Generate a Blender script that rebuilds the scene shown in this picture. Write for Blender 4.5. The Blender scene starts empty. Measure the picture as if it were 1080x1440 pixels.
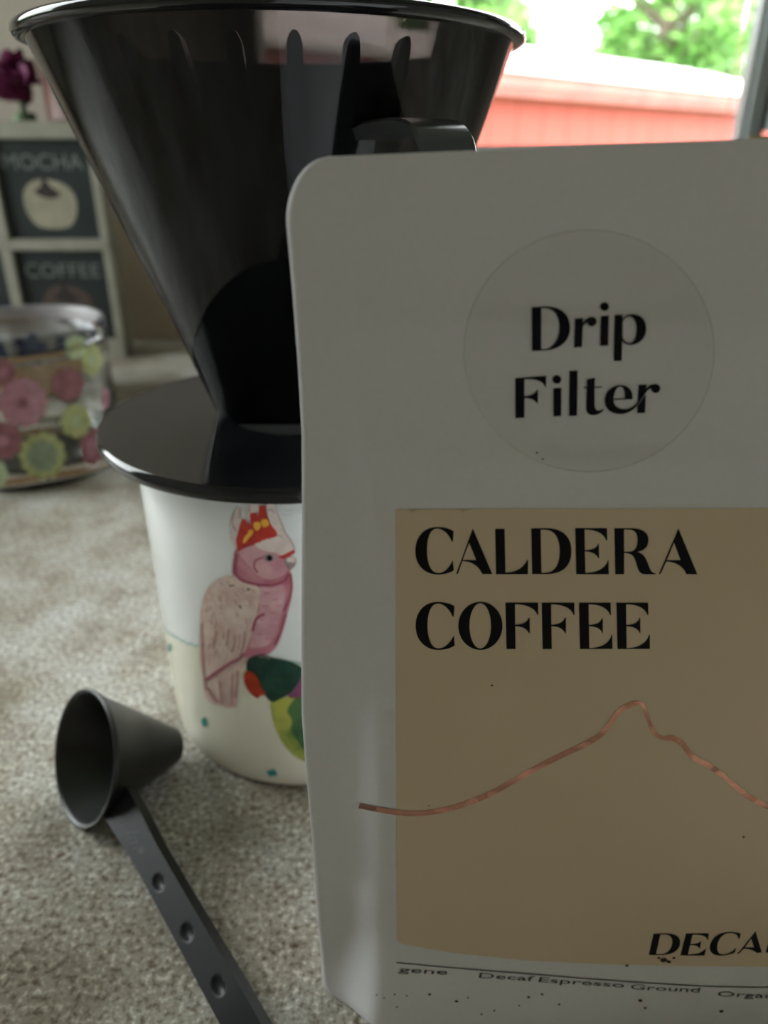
import bpy, bmesh, math, random
from math import sin, cos, tan, pi, radians, atan2, sqrt, hypot
from mathutils import Vector, Matrix
from mathutils.geometry import delaunay_2d_cdt

# ------------------------------------------------------------------ camera
SC = bpy.context.scene
COL = SC.collection
PITCH = radians(25.8); FPX = 1040.0; CAMZ = 0.20
cd = bpy.data.cameras.new('camera')
cam = bpy.data.objects.new('camera', cd); COL.objects.link(cam); SC.camera = cam
cam.location = (0, 0, CAMZ); cam.rotation_euler = (pi/2-PITCH, 0, 0)
cd.sensor_fit = 'VERTICAL'; cd.sensor_height = 7.2; cd.lens = 7.2*FPX/1440
cd.clip_start = 0.01; cd.clip_end = 300
cd.dof.use_dof = True; cd.dof.focus_distance = 0.150; cd.dof.aperture_fstop = cd.lens/2.05

# ------------------------------------------------------------------ sky and light
W = bpy.data.worlds.new('sky'); SC.world = W; W.use_nodes = True
bg = W.node_tree.nodes['Background']; bg.inputs[0].default_value = (0.93, 0.96, 0.97, 1); bg.inputs[1].default_value = 7.5
W.cycles.sampling_method = 'AUTOMATIC'
SC.view_settings.view_transform = 'Standard'; SC.view_settings.look = 'None'
SC.view_settings.gamma = 1; SC.view_settings.use_curve_mapping = False
SC.view_settings.exposure = 0.55
SC.cycles.use_denoising = True
SC.cycles.max_bounces = 10; SC.cycles.transparent_max_bounces = 24; SC.cycles.diffuse_bounces = 5
SC.cycles.sample_clamp_indirect = 6; SC.cycles.caustics_refractive = False

def portal(name, loc, rot, sx, sy):
    l = bpy.data.lights.new(name, 'AREA'); l.shape = 'RECTANGLE'; l.size = sx; l.size_y = sy; l.cycles.is_portal = True
    o = bpy.data.objects.new(name, l); COL.objects.link(o); o.location = loc; o.rotation_euler = rot
BW = (-0.17, 1.15, 0.205, 1.15)      # back window x0,x1,z0,z1
LW = (0.21, 0.87, 0.08, 1.42)       # left window y0,y1,z0,z1
XL, XR, YB, YF, ZF, ZC = -0.95, 2.2, 0.90, -2.2, -0.90, 1.55
portal('daylight_portal', ((BW[0]+BW[1])/2, YB+.13, (BW[2]+BW[3])/2), (-pi/2, 0, 0), BW[1]-BW[0], BW[3]-BW[2])
portal('daylight_portal', (XL-.13, (LW[0]+LW[1])/2, (LW[2]+LW[3])/2), (0, -pi/2, 0), LW[3]-LW[2], LW[1]-LW[0])

# ------------------------------------------------------------------ helpers
def tag(o, label=None, cat=None, group=None, kind=None):
    if label: o['label'] = label
    if cat: o['category'] = cat
    if group: o['group'] = group
    if kind: o['kind'] = kind
    return o
def empty(name, loc=(0, 0, 0), rz=0, **k):
    o = bpy.data.objects.new(name, None); COL.objects.link(o); o.location = loc; o.rotation_euler = (0, 0, rz)
    o.empty_display_size = .02
    return tag(o, **k)
def mesh_obj(name, verts, faces, mat, parent=None, smooth=False, world=True, **k):
    """verts are world coordinates; parents are unrotated empties"""
    me = bpy.data.meshes.new(name)
    off = Vector((0, 0, 0))
    p = parent
    while p is not None:
        off += p.location; p = p.parent
    if not world: off = Vector((0, 0, 0))
    me.from_pydata([Vector(v)-off for v in verts], [], faces); me.update()
    if mat: me.materials.append(mat)
    if smooth:
        for f in me.polygons: f.use_smooth = True
    o = bpy.data.objects.new(name, me); COL.objects.link(o); o.parent = parent
    return tag(o, **k)
def fix_normals(o):
    bm = bmesh.new(); bm.from_mesh(o.data); bmesh.ops.recalc_face_normals(bm, faces=bm.faces[:]); bm.to_mesh(o.data); bm.free(); return o
def autosmooth(o, deg=35):
    bm = bmesh.new(); bm.from_mesh(o.data)
    bmesh.ops.recalc_face_normals(bm, faces=bm.faces[:])
    for f in bm.faces: f.smooth = True
    for e in bm.edges:
        if len(e.link_faces) == 2 and e.calc_face_angle(0) > radians(deg): e.smooth = False
    bm.to_mesh(o.data); bm.free(); return o
class MB:
    def __init__(s): s.v = []; s.f = []
    def add(s, v, f):
        n = len(s.v); s.v += [tuple(x) for x in v]; s.f += [tuple(i+n for i in q) for q in f]; return s
    def box(s, x0, x1, y0, y1, z0, z1):
        v = [(x, y, z) for z in (z0, z1) for y in (y0, y1) for x in (x0, x1)]
        return s.add(v, [(0, 2, 3, 1), (4, 5, 7, 6), (0, 1, 5, 4), (2, 6, 7, 3), (0, 4, 6, 2), (1, 3, 7, 5)])
    def lathe(s, prof, n, cx=0, cy=0, cz=0, closed=True):
        v = []; f = []; m = len(prof)
        for i in range(n):
            a = 2*pi*i/n
            for (r, z) in prof: v.append((cx+r*cos(a), cy+r*sin(a), cz+z))
        for i in range(n):
            j = (i+1) % n
            for k in range(m if closed else m-1):
                l = (k+1) % m
                f.append((i*m+k, j*m+k, j*m+l, i*m+l))
        return s.add(v, f)
    def tube(s, pts, rads, n=10, cap=True):
        pts = [Vector(p) for p in pts]; v = []; f = []
        if not hasattr(rads, '__len__'): rads = [rads]*len(pts)
        t0 = (pts[1]-pts[0]).normalized(); u = t0.orthogonal().normalized()
        for i, p in enumerate(pts):
            t = (pts[min(i+1, len(pts)-1)]-pts[max(i-1, 0)]).normalized()
            u = (u-t*u.dot(t)).normalized(); w = t.cross(u)
            for k in range(n):
                a = 2*pi*k/n; v.append(p+(u*cos(a)+w*sin(a))*rads[i])
        for i in range(len(pts)-1):
            for k in range(n):
                f.append((i*n+k, i*n+(k+1) % n, (i+1)*n+(k+1) % n, (i+1)*n+k))
        if cap: f.append(tuple(range(n))[::-1]); f.append(tuple(range((len(pts)-1)*n, len(pts)*n)))
        return s.add(v, f)
    def build(s, name, mat, parent=None, smooth=None, bevel=0, **k):
        o = mesh_obj(name, s.v, s.f, mat, parent, **k); fix_normals(o)
        if bevel:
            bm = bmesh.new(); bm.from_mesh(o.data)
            bmesh.ops.bevel(bm, geom=bm.edges[:], offset=bevel, segments=2, affect='EDGES', clamp_overlap=True)
            bm.to_mesh(o.data); bm.free(); autosmooth(o, 50)
        elif smooth: autosmooth(o, smooth)
        return o

# ---- materials
def mat(name, col=(.5, .5, .5), rough=.5, metal=0, **kw):
    m = bpy.data.materials.new(name); m.use_nodes = True
    b = m.node_tree.nodes['Principled BSDF']
    b.inputs['Base Color'].default_value = (*col, 1); b.inputs['Roughness'].default_value = rough; b.inputs['Metallic'].default_value = metal
    for k, v in kw.items(): b.inputs[k.replace('_', ' ')].default_value = v
    return m
def N(m, t, **kw):
    n = m.node_tree.nodes.new(t)
    for k, v in kw.items():
        if hasattr(n, k): setattr(n, k, v)
        else: n.inputs[k].default_value = v
    return n
def L(m, a, b): m.node_tree.links.new(a, b)
def ramp(m, fac, stops):
    r = N(m, 'ShaderNodeValToRGB'); e = r.color_ramp.elements
    while len(e) < len(stops): e.new(.5)
    for i, (p, c) in enumerate(stops): e[i].position = p; e[i].color = (*c, 1)
    L(m, fac, r.inputs[0]); return r.outputs[0]
def noise(m, scale, detail=3, rough=.5, vec=None):
    n = N(m, 'ShaderNodeTexNoise'); n.inputs['Scale'].default_value = scale; n.inputs['Detail'].default_value = detail; n.inputs['Roughness'].default_value = rough
    if vec is None:
        tc = N(m, 'ShaderNodeTexCoord'); vec = tc.outputs['Object']
    L(m, vec, n.inputs['Vector']); return n.outputs['Fac']
def mix(m, fac, a, b, mode='MIX'):
    n = N(m, 'ShaderNodeMix', data_type='RGBA', blend_type=mode)
    if isinstance(fac, (int, float)): n.inputs[0].default_value = fac
    else: L(m, fac, n.inputs[0])
    for i, x in ((6, a), (7, b)):
        if isinstance(x, tuple): n.inputs[i].default_value = (*x, 1)
        else: L(m, x, n.inputs[i])
    return n.outputs[2]
def bsdf(m): return m.node_tree.nodes['Principled BSDF']
def bump(m, h, strength=.2, dist=.001):
    b = N(m, 'ShaderNodeBump'); b.inputs['Strength'].default_value = strength; b.inputs['Distance'].default_value = dist
    L(m, h, b.inputs['Height']); L(m, b.outputs[0], bsdf(m).inputs['Normal'])
def noisy(name, c1, c2, scale, rough=.5, lo=.35, hi=.65, bp=0, detail=4, **kw):
    m = mat(name, c1, rough, **kw); n = noise(m, scale, detail)
    L(m, ramp(m, n, [(lo, c1), (hi, c2)]), bsdf(m).inputs['Base Color'])
    if bp: bump(m, n, bp)
    return m

# ---- camera maths: photograph pixel -> ray in the room
CP, SP = cos(PITCH), sin(PITCH)
def ray(px, py):
    x = (px-540)/FPX; y = (py-720)/FPX
    return Vector((x, CP-y*SP, -SP-y*CP))
CO = Vector((0, 0, CAMZ))
def on_y(px, py, Y): d = ray(px, py); return CO+d*(Y/d.y)
def on_z(px, py, z): d = ray(px, py); return CO+d*((z-CAMZ)/d.z)

# ---- 2-D shapes: SVG-like outlines, triangulated with an inner grid so that they can follow a curved surface
def path(s, n=10):
    t = s.replace(',', ' ').split(); out = []; cur = None; i = 0; cmd = None; loops = []
    def num():
        nonlocal i
        v = float(t[i]); i += 1; return v
    while i < len(t):
        if t[i] in 'MLCZ': cmd = t[i]; i += 1
        if cmd == 'Z': loops.append(out); out = []; continue
        if cmd == 'M': cur = (num(), num()); out = [cur]; cmd = 'L'
        elif cmd == 'L': cur = (num(), num()); out.append(cur)
        elif cmd == 'C':
            p1 = (num(), num()); p2 = (num(), num()); p3 = (num(), num()); p0 = cur
            for k in range(1, n+1):
                u = k/n; a = (1-u)**3; b = 3*u*(1-u)**2; c = 3*u*u*(1-u); d = u**3
                out.append((a*p0[0]+b*p1[0]+c*p2[0]+d*p3[0], a*p0[1]+b*p1[1]+c*p2[1]+d*p3[1]))
            cur = p3
    if out: loops.append(out)
    return loops
def smooth_loop(p, n=5):
    out = []; m = len(p)
    for i in range(m):
        p0, p1, p2, p3 = p[i-1], p[i], p[(i+1) % m], p[(i+2) % m]
        for k in range(n):
            u = k/n
            out.append(tuple(.5*(2*p1[a]+(p2[a]-p0[a])*u+(2*p0[a]-5*p1[a]+4*p2[a]-p3[a])*u*u+(3*p1[a]-p0[a]-3*p2[a]+p3[a])*u**3) for a in (0, 1)))
    return out
def smooth_open(p, n=6):
    q = [(2*p[0][0]-p[1][0], 2*p[0][1]-p[1][1])]+list(p)+[(2*p[-1][0]-p[-2][0], 2*p[-1][1]-p[-2][1])]; out = []
    for i in range(1, len(q)-2):
        p0, p1, p2, p3 = q[i-1:i+3]
        for k in range(n):
            u = k/n
            out.append(tuple(.5*(2*p1[a]+(p2[a]-p0[a])*u+(2*p0[a]-5*p1[a]+4*p2[a]-p3[a])*u*u+(3*p1[a]-p0[a]-3*p2[a]+p3[a])*u**3) for a in (0, 1)))
    return out+[tuple(p[-1])]
def ell(cx, cy, rx, ry, n=28, rot=0):
    return [(cx+rx*cos(a)*cos(rot)-ry*sin(a)*sin(rot), cy+rx*cos(a)*sin(rot)+ry*sin(a)*cos(rot)) for a in (2*pi*i/n for i in range(n))]
def xf(loops, ox, oy, s): return [[(ox+x/s, oy+y/s) for x, y in l] for l in loops]
def inside(x, y, loops):
    c = False
    for l in loops:
        m = len(l); j = m-1
        for i in range(m):
            (xi, yi), (xj, yj) = l[i], l[j]
            if (yi > y) != (yj > y) and x < (xj-xi)*(y-yi)/(yj-yi)+xi: c = not c
            j = i
    return c
def fill(loops, step):
    """-> pts, tris"""
    pts = []; edges = []
    for l in loops:
        n = len(pts); m = len(l)
        pts += [Vector(p) for p in l]; edges += [(n+i, n+(i+1) % m) for i in range(m)]
    xs = [p.x for p in pts]; ys = [p.y for p in pts]
    x = min(xs)+step*.5; r = 0
    while x < max(xs):
        y = min(ys)+step*(.5 if r % 2 else .25)
        while y < max(ys):
            if inside(x, y, loops): pts.append(Vector((x+.01*step*sin(7*y), y)))
            y += step
        x += step; r += 1
    V, E_, F_, *_ = delaunay_2d_cdt(pts, edges, [], 0, 1e-5)
    T = []
    for f in F_:
        cx = sum(V[i].x for i in f)/len(f); cy = sum(V[i].y for i in f)/len(f)
        if inside(cx, cy, loops): T.append(tuple(f))
    return V, T
def decal(name, groups, surf, lift, m, parent, step=12, **k):
    """groups: list of loop sets; surf(px,py,lift)->Vector on the surface"""
    mb = MB()
    for loops in groups:
        V, T = fill(loops, step)
        mb.add([surf(v.x, v.y, lift) for v in V], T)
    o = mesh_obj(name, mb.v, mb.f, m, parent, smooth=True, **k)
    # make faces look away from the surface
    me = o.data
    if me.polygons:
        s = 0
        for p in me.polygons[:200]:
            c = p.center+(parent.location if parent else Vector()); s += p.normal.dot(CO-c)*p.area
        if s < 0: me.flip_normals()
    return o
def ribbon(pts, w):
    l = []; r = []
    for i, p in enumerate(pts):
        a = pts[max(i-1, 0)]; b = pts[min(i+1, len(pts)-1)]; dx, dy = b[0]-a[0], b[1]-a[1]; n = hypot(dx, dy)+1e-9
        ww = (w[i] if hasattr(w, '__len__') else w)/2
        l.append((p[0]-dy/n*ww, p[1]+dx/n*ww)); r.append((p[0]+dy/n*ww, p[1]-dx/n*ww))
    return l+r[::-1]

# ------------------------------------------------------------------ setting
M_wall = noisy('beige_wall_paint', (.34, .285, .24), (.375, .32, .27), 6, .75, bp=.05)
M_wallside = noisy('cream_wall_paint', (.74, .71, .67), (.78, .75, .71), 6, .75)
M_ceil = noisy('ceiling_paint', (.72, .70, .66), (.76, .74, .70), 5, .9)
M_floor = noisy('brown_floor', (.30, .23, .17), (.36, .28, .21), 8, .5)
M_white = noisy('white_window_vinyl', (.46, .50, .50), (.52, .55, .55), 20, .35)
M_mull = noisy('grey_green_vinyl', (.16, .18, .175), (.20, .22, .215), 20, .4)
M_rail = noisy('pale_blue_grey_rail', (.34, .39, .40), (.38, .43, .44), 20, .35)
M_dark = mat('dark_rubber', (.12, .12, .12), .6)
M_brass = mat('aged_brass', (.26, .22, .09), .5, .2)
M_splash = noisy('brown_backsplash', (.30, .235, .165), (.36, .285, .21), 9, .5, bp=.05)

def glass_sheet():
    m = mat('window_glass'); nt = m.node_tree
    tr = N(m, 'ShaderNodeBsdfTransparent'); gl = N(m, 'ShaderNodeBsdfGlossy'); gl.inputs['Roughness'].default_value = .02
    fr = N(m, 'ShaderNodeFresnel'); fr.inputs[0].default_value = 1.3; mx = N(m, 'ShaderNodeMixShader')
    tr.inputs[0].default_value = (.96, .98, .97, 1)
    L(m, fr.outputs[0], mx.inputs[0]); L(m, tr.outputs[0], mx.inputs[1]); L(m, gl.outputs[0], mx.inputs[2])
    L(m, mx.outputs[0], nt.nodes['Material Output'].inputs[0]); return m
M_pane = glass_sheet()
T = .12
def wall_hole_y(name, x0, x1, z0, z1, y0, y1, h, m):
    b = MB()
    b.box(x0, h[0], y0, y1, z0, z1); b.box(h[1], x1, y0, y1, z0, z1); b.box(h[0], h[1], y0, y1, z0, h[2]); b.box(h[0], h[1], y0, y1, h[3], z1)
    return b.build(name, m, kind='structure')
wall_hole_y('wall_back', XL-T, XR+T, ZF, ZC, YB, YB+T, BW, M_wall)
b = MB()
b.box(XL-T, XL, YF, LW[0], ZF, ZC); b.box(XL-T, XL, LW[1], YB, ZF, ZC); b.box(XL-T, XL, LW[0], LW[1], ZF, LW[2]); b.box(XL-T, XL, LW[0], LW[1], LW[3], ZC)
b.build('wall_left', M_wallside, kind='structure')
MB().box(XR, XR+T, YF, YB, ZF, ZC).build('wall_right', M_wallside, kind='structure')
MB().box(XL-T, XR+T, YF-T, YF, ZF, ZC).build('wall_front', M_wallside, kind='structure')
MB().box(XL-T, XR+T, YF-T, YB+T, ZF-.1, ZF).build('floor', M_floor, kind='structure')
MB().box(XL-T, XR+T, YF-T, YB+T, ZC, ZC+.1).build('ceiling', M_ceil, kind='structure')
MB().box(XL, -.19, YB-.012, YB, 0, .190).build('trim_1', M_splash, kind='structure', bevel=.002)

# window_1, behind the counter
w1 = empty('window_1', ((BW[0]+BW[1])/2, YB+.05, BW[2]), kind='structure')
b = MB(); x0, x1, z0, z1 = BW; fw = .035; ya, yb = YB+.02, YB+.09
b.box(x0, x0+fw, ya, yb, z0, z1); b.box(x1-fw, x1, ya, yb, z0, z1); b.box(x0+fw, x1-fw, ya, yb, z1-fw, z1); b.box(x0+fw, x1-fw, ya, yb, z0, z0+.004)
b.build('window_frame', M_white, w1, bevel=.002)
MX = .416
b = MB(); b.box(MX-.022, MX+.004, ya, ya+.022, z0+.004, z1-fw); b.box(MX-.018, MX-.004, ya-.010, ya, z0+.004, z1-fw)
b.build('mullion', M_mull, w1, bevel=.0015)
b = MB(); b.tube([(MX+.012, ya-.004, z0+.018), (MX+.012, ya-.004, z1-fw)], .010, 16)
b.build('sash_rail', M_rail, w1, smooth=40)
b = MB(); b.box(MX-.016, MX+.022, ya-.016, ya-.001, z0+.0045, z0+.013)
b.build('catch', M_brass, w1, bevel=.002)
for xa, xb in ((x0+fw, MX-.024), (MX+.024, x1-fw)):
    MB().box(xa, xb, YB+.055, YB+.059, z0+.004, z1-fw).build('pane', M_pane, w1)
MB().box(x0-.02, x1+.02, YB-.02, YB+.02, z0-.02, z0).build('window_sill', M_white, w1, bevel=.003)
# window_2, in the left wall (outside the picture, lights the counter from the left)
w2 = empty('window_2', (XL-.05, (LW[0]+LW[1])/2, LW[2]), kind='structure')
b = MB(); y0, y1, z0, z1 = LW; xa, xb = XL-.09, XL-.02
b.box(xa, xb, y0, y0+fw, z0, z1); b.box(xa, xb, y1-fw, y1, z0, z1); b.box(xa, xb, y0+fw, y1-fw, z1-fw, z1); b.box(xa, xb, y0+fw, y1-fw, z0, z0+fw)
b.build('window_frame', M_white, w2, bevel=.002)
MB().box(XL-.060, XL-.056, y0+fw, y1-fw, z0+fw, z1-fw).build('pane', M_pane, w2)

# countertop: speckled stone-look laminate
def counter_mat():
    m = mat('speckled_stone_counter', rough=.28, Specular_IOR_Level=.30)
    g = noise(m, 12, 5, .6); g2 = noise(m, 34, 4, .6); s1 = noise(m, 540, 2, .55); s2 = noise(m, 1150, 1, .6); s3 = noise(m, 260, 2, .6)
    base = ramp(m, g, [(.34, (.235, .207, .168)), (.48, (.365, .343, .305)), (.60, (.46, .452, .436))])
    blot = ramp(m, g2, [(.32, (.62, .56, .50)), (.46, (.93, .91, .87)), (.60, (1.06, 1.07, 1.08))])
    c = mix(m, .85, base, blot, 'MULTIPLY')
    sp = ramp(m, s1, [(.35, (.42, .37, .31)), (.45, (.88, .86, .82)), (.56, (1.02, 1.02, 1.02)), (.67, (1.75, 1.75, 1.73))])
    c = mix(m, .9, c, sp, 'MULTIPLY')
    sp3 = ramp(m, s3, [(.30, (.55, .44, .38)), (.40, (1, 1, 1)), (.62, (1, 1, 1)), (.74, (1.35, 1.37, 1.38))])
    c = mix(m, .8, c, sp3, 'MULTIPLY')
    sp2 = ramp(m, s2, [(.35, (.7, .66, .6)), (.55, (1.15, 1.15, 1.15))])
    c = mix(m, .35, c, sp2, 'MULTIPLY')
    L(m, c, bsdf(m).inputs['Base Color'])
    r = N(m, 'ShaderNodeMapRange'); L(m, s1, r.inputs[0]); r.inputs[3].default_value = .24; r.inputs[4].default_value = .36
    L(m, r.outputs[0], bsdf(m).inputs['Roughness']); bump(m, s1, .05, .0003)
    return m
M_counter = counter_mat()
MB().box(XL, XR, -.12, YB-.0005, -.04, 0).build('countertop', M_counter, bevel=.004,
    label='speckled beige and grey stone-look kitchen countertop', cat='countertop')
M_cab = noisy('painted_cabinet', (.50, .44, .36), (.55, .49, .40), 7, .5)
cb = empty('base_cabinet', (.6, .4, ZF), label='painted base cabinet under the speckled countertop', cat='cabinet')
MB().box(XL+.01, XR-.01, -.07, YB-.01, ZF, -.0402).build('body', M_cab, cb)
for i in range(5):
    xa = XL+.03+i*.62
    dr = MB().box(xa, xa+.59, -.09, -.0705, ZF+.10, -.06).build('door', M_cab, cb, bevel=.003)
    MB().tube([(xa+.54, -.106, -.22), (xa+.54, -.106, -.12)], .005, 8).box(xa+.537, xa+.543, -.106, -.0902, -.215, -.209).box(xa+.537, xa+.543, -.106, -.0902, -.131, -.125).build('handle', M_brass, dr, smooth=40)

# ------------------------------------------------------------------ coffee bag
D0 = .120; BX0, BX1, BH = -.0164, .1300, .2005; CXB = (BX0+BX1)/2
def sst(a, b, x):
    t = min(max((x-a)/(b-a), 0), 1); return t*t*(3-2*t)
def ztop(X): return .1986+.0008+.050*(X+.009)*.75
def bagY(X, z):
    """y of the front sheet: flat heat-sealed margins, panel bulging towards the viewer"""
    ex = sst(BX0+.005, BX0+.016, X)*(1-sst(BX1-.016, BX1-.005, X))
    u = (X-CXB)/((BX1-BX0)/2); arch = max(0, 1-u*u)**1.3
    bz = sst(.196, .090, z)*(1-.25*sst(.030, .0, z))
    d = ex*(.0007*sst(.188, .176, z)+.0006*bz) + arch**.8*.0068*bz*ex
    d += (.0004*math.exp(-((z-.1530)/.0020)**2)+.0005*math.exp(-((z-.1752)/.0022)**2))*ex                 # zipper strip pressed through the film
    d += .0006*ex*sin(z*95+X*30)*sst(.19, .15, z)*sst(.0, .03, z)
    # crumples near the left seal
    d += .0006*math.exp(-((X-(BX0+.0105))/.0018)**2)*(math.exp(-((z-.168)/.012)**2)+.9*math.exp(-((z-.118)/.005)**2)+.5*math.exp(-((z-.135)/.006)**2))
    d -= .0006*math.exp(-((X-(BX0+.016)-(z-.128)*.6)/.0035)**2-((z-.128)/.010)**2)
    d += .0008*math.exp(-((X-BX0-.013)/.006)**2-((z-.040)/.006)**2)
    d += .0052*sst(.032, .0, z)*sst(BX0-.001, BX0+.015, X)*(1-sst(BX1-.020, BX1-.004, X))   # the foot flares towards the viewer
    # gentle twist of the edge
    e = .0010*sin(z*34+.6)*(1-sst(BX0, BX0+.02, X))
    return D0-d+e
def bag_thick(X, z):
    ex = sst(BX0+.004, BX0+.018, X)*(1-sst(BX1-.018, BX1-.004, X))
    return .0006+.037*ex*sst(.186, .010, z)*(1-.15*sst(.03, 0, z))
def bag_surf(px, py, lift=0):
    d = ray(px, py); Y = D0-.004
    for _ in range(14):
        P = CO+d*(Y/d.y); Y = bagY(P.x, P.z)
    P = CO+d*(Y/d.y)
    return P+Vector((0, -1, 0))*lift
def rowlim(z, ztp):
    """rounded corners of the sealed outline"""
    r1 = .0068; r2 = .0050; o = 0
    h = ztp-z
    if h < r1*1.35: t = 1-h/(r1*1.35); o = r1*(1-sqrt(max(0, 1-t*t)))
    if z < r2: t = 1-z/r2; o = r2*(1-sqrt(max(0, 1-t*t)))
    return o, 0
def film(name='white_coated_bag_film'):
    m = mat(name, (.80, .79, .83), .30, Specular_IOR_Level=.5, Coat_Weight=.15, Coat_Roughness=.12)
    n = noise(m, 60, 4); n2 = noise(m, 900, 2); bump(m, n, .08, .002)
    L(m, ramp(m, n2, [(.3, (.80, .79, .83)), (.7, (.82, .81, .85))]), bsdf(m).inputs['Base Color'])
    return m
M_film = film()
bag = empty('coffee_bag', (CXB, D0+.012, 0), label='matt white coffee bag with tan label panel and clear round sticker', cat='bag')
NX, NZ = 120, 190
def zs(i):
    t = i/NZ; return t
EDGE = []
for x, y in ((399.5, 262), (401, 300), (410, 400), (418, 500), (424, 600), (425, 700), (424.5, 800), (424, 900), (424.5, 1000), (430, 1080), (438, 1180), (447, 1300), (455, 1400), (457, 1425)):
    P = on_y(x, y, D0); EDGE.append((P.z, P.x))
EDGE.sort()
def xleft(z):
    if z <= EDGE[0][0]: return EDGE[0][1]
    for (za, xa), (zb, xb) in zip(EDGE, EDGE[1:]):
        if z <= zb: return xa+(xb-xa)*(z-za)/(zb-za)
    return EDGE[-1][1]
def sheet(fn):
    v = []; f = []
    zl = [0]
    for i in range(1, NZ+1):
        zl.append(i/NZ)
    # concentrate rows near both corners
    zl = [.5-.5*cos(pi*t) if False else t for t in zl]
    rows = sorted(set([round(t, 5) for t in zl]+[round(k*.0015, 5) for k in range(30)]+[round(1-k*.0015, 5) for k in range(30)]))
    for t in rows:
        zc_ = t*BH
        o, w = rowlim(zc_, BH)
        for j in range(NX+1):
            u = j/NX; xl = xleft(zc_); X = xl+o+u*(BX1-o-xl-o)
            z = t*ztop(X); v.append(fn(X, z))
    nr = len(rows)
    for i in range(nr-1):
        for j in range(NX):
            a = i*(NX+1)+j; f.append((a, a+1, a+NX+2, a+NX+1))
    return v, f, nr
vf, ff, nr = sheet(lambda X, z: Vector((X, bagY(X, z+.0003), z+.0003)))
fr_ = mesh_obj('front_panel', vf, ff, M_film, bag, smooth=True)
md = fr_.modifiers.new('film', 'SOLIDIFY'); md.thickness = .00035; md.offset = -1 if fr_.data.polygons[0].normal.y < 0 else 1
vb, fb, _ = sheet(lambda X, z: Vector((X, bagY(X, z)*.0+D0+.0006+.0010*sin(z*34+.6)*(1-sst(BX0, BX0+.02, X))+bag_thick(X, z), z+.0003)))
bk_ = mesh_obj('back_panel', vb, [tuple(reversed(q)) for q in fb], M_film, bag, smooth=True)
# foot gusset closing the bag
mb = MB(); n = 40; v = []; f = []
for j in range(n+1):
    X = BX0+.008+(BX1-BX0-.016)*j/n
    ya, yb2 = bagY(X, .004)+.0006, D0+.0006+bag_thick(X, .004)-.0004
    for k in range(7):
        q = k/6; v.append((X, ya+(yb2-ya)*q, .0012+.0035*sin(pi*q)))
for j in range(n):
    for k in range(6): a = j*7+k; f.append((a, a+1, a+8, a+7))
mb.add(v, f).build('foot_gusset', M_film, bag, smooth=60)

M_tan = noisy('tan_label_ink', (.76, .60, .43), (.775, .615, .44), 40, .38)
M_ink = mat('black_ink', (.004, .005, .007), .5, Specular_IOR_Level=.15)
M_greyink = mat('grey_ink', (.06, .06, .06), .5)
loops = [path('M 556 716 L 700 715.5 L 880 715 L 1080 714.5 L 1400 713 L 1330 860 L 1270 1030 L 1215 1200 L 1172 1362 L 1080 1359 L 960 1358 L 840 1355 L 740 1350 L 640 1340 C 610 1335 585 1331 572 1328 C 562 1326 558.5 1325 558 1317 L 557 1150 L 556.5 900 Z')[0]]
# add intermediate points along the straight edges so that the panel hugs the curved film
def densify(l, s):
    out = []
    for i, p in enumerate(l):
        q = l[(i+1) % len(l)]; d = hypot(q[0]-p[0], q[1]-p[1]); k = max(1, int(d/s))
        out += [(p[0]+(q[0]-p[0])*t/k, p[1]+(q[1]-p[1])*t/k) for t in range(k)]
    return out
decal('label_panel', [[densify(loops[0], 8)]], bag_surf, .00010, M_tan, bag, 9, label='tan printed label panel')

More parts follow.
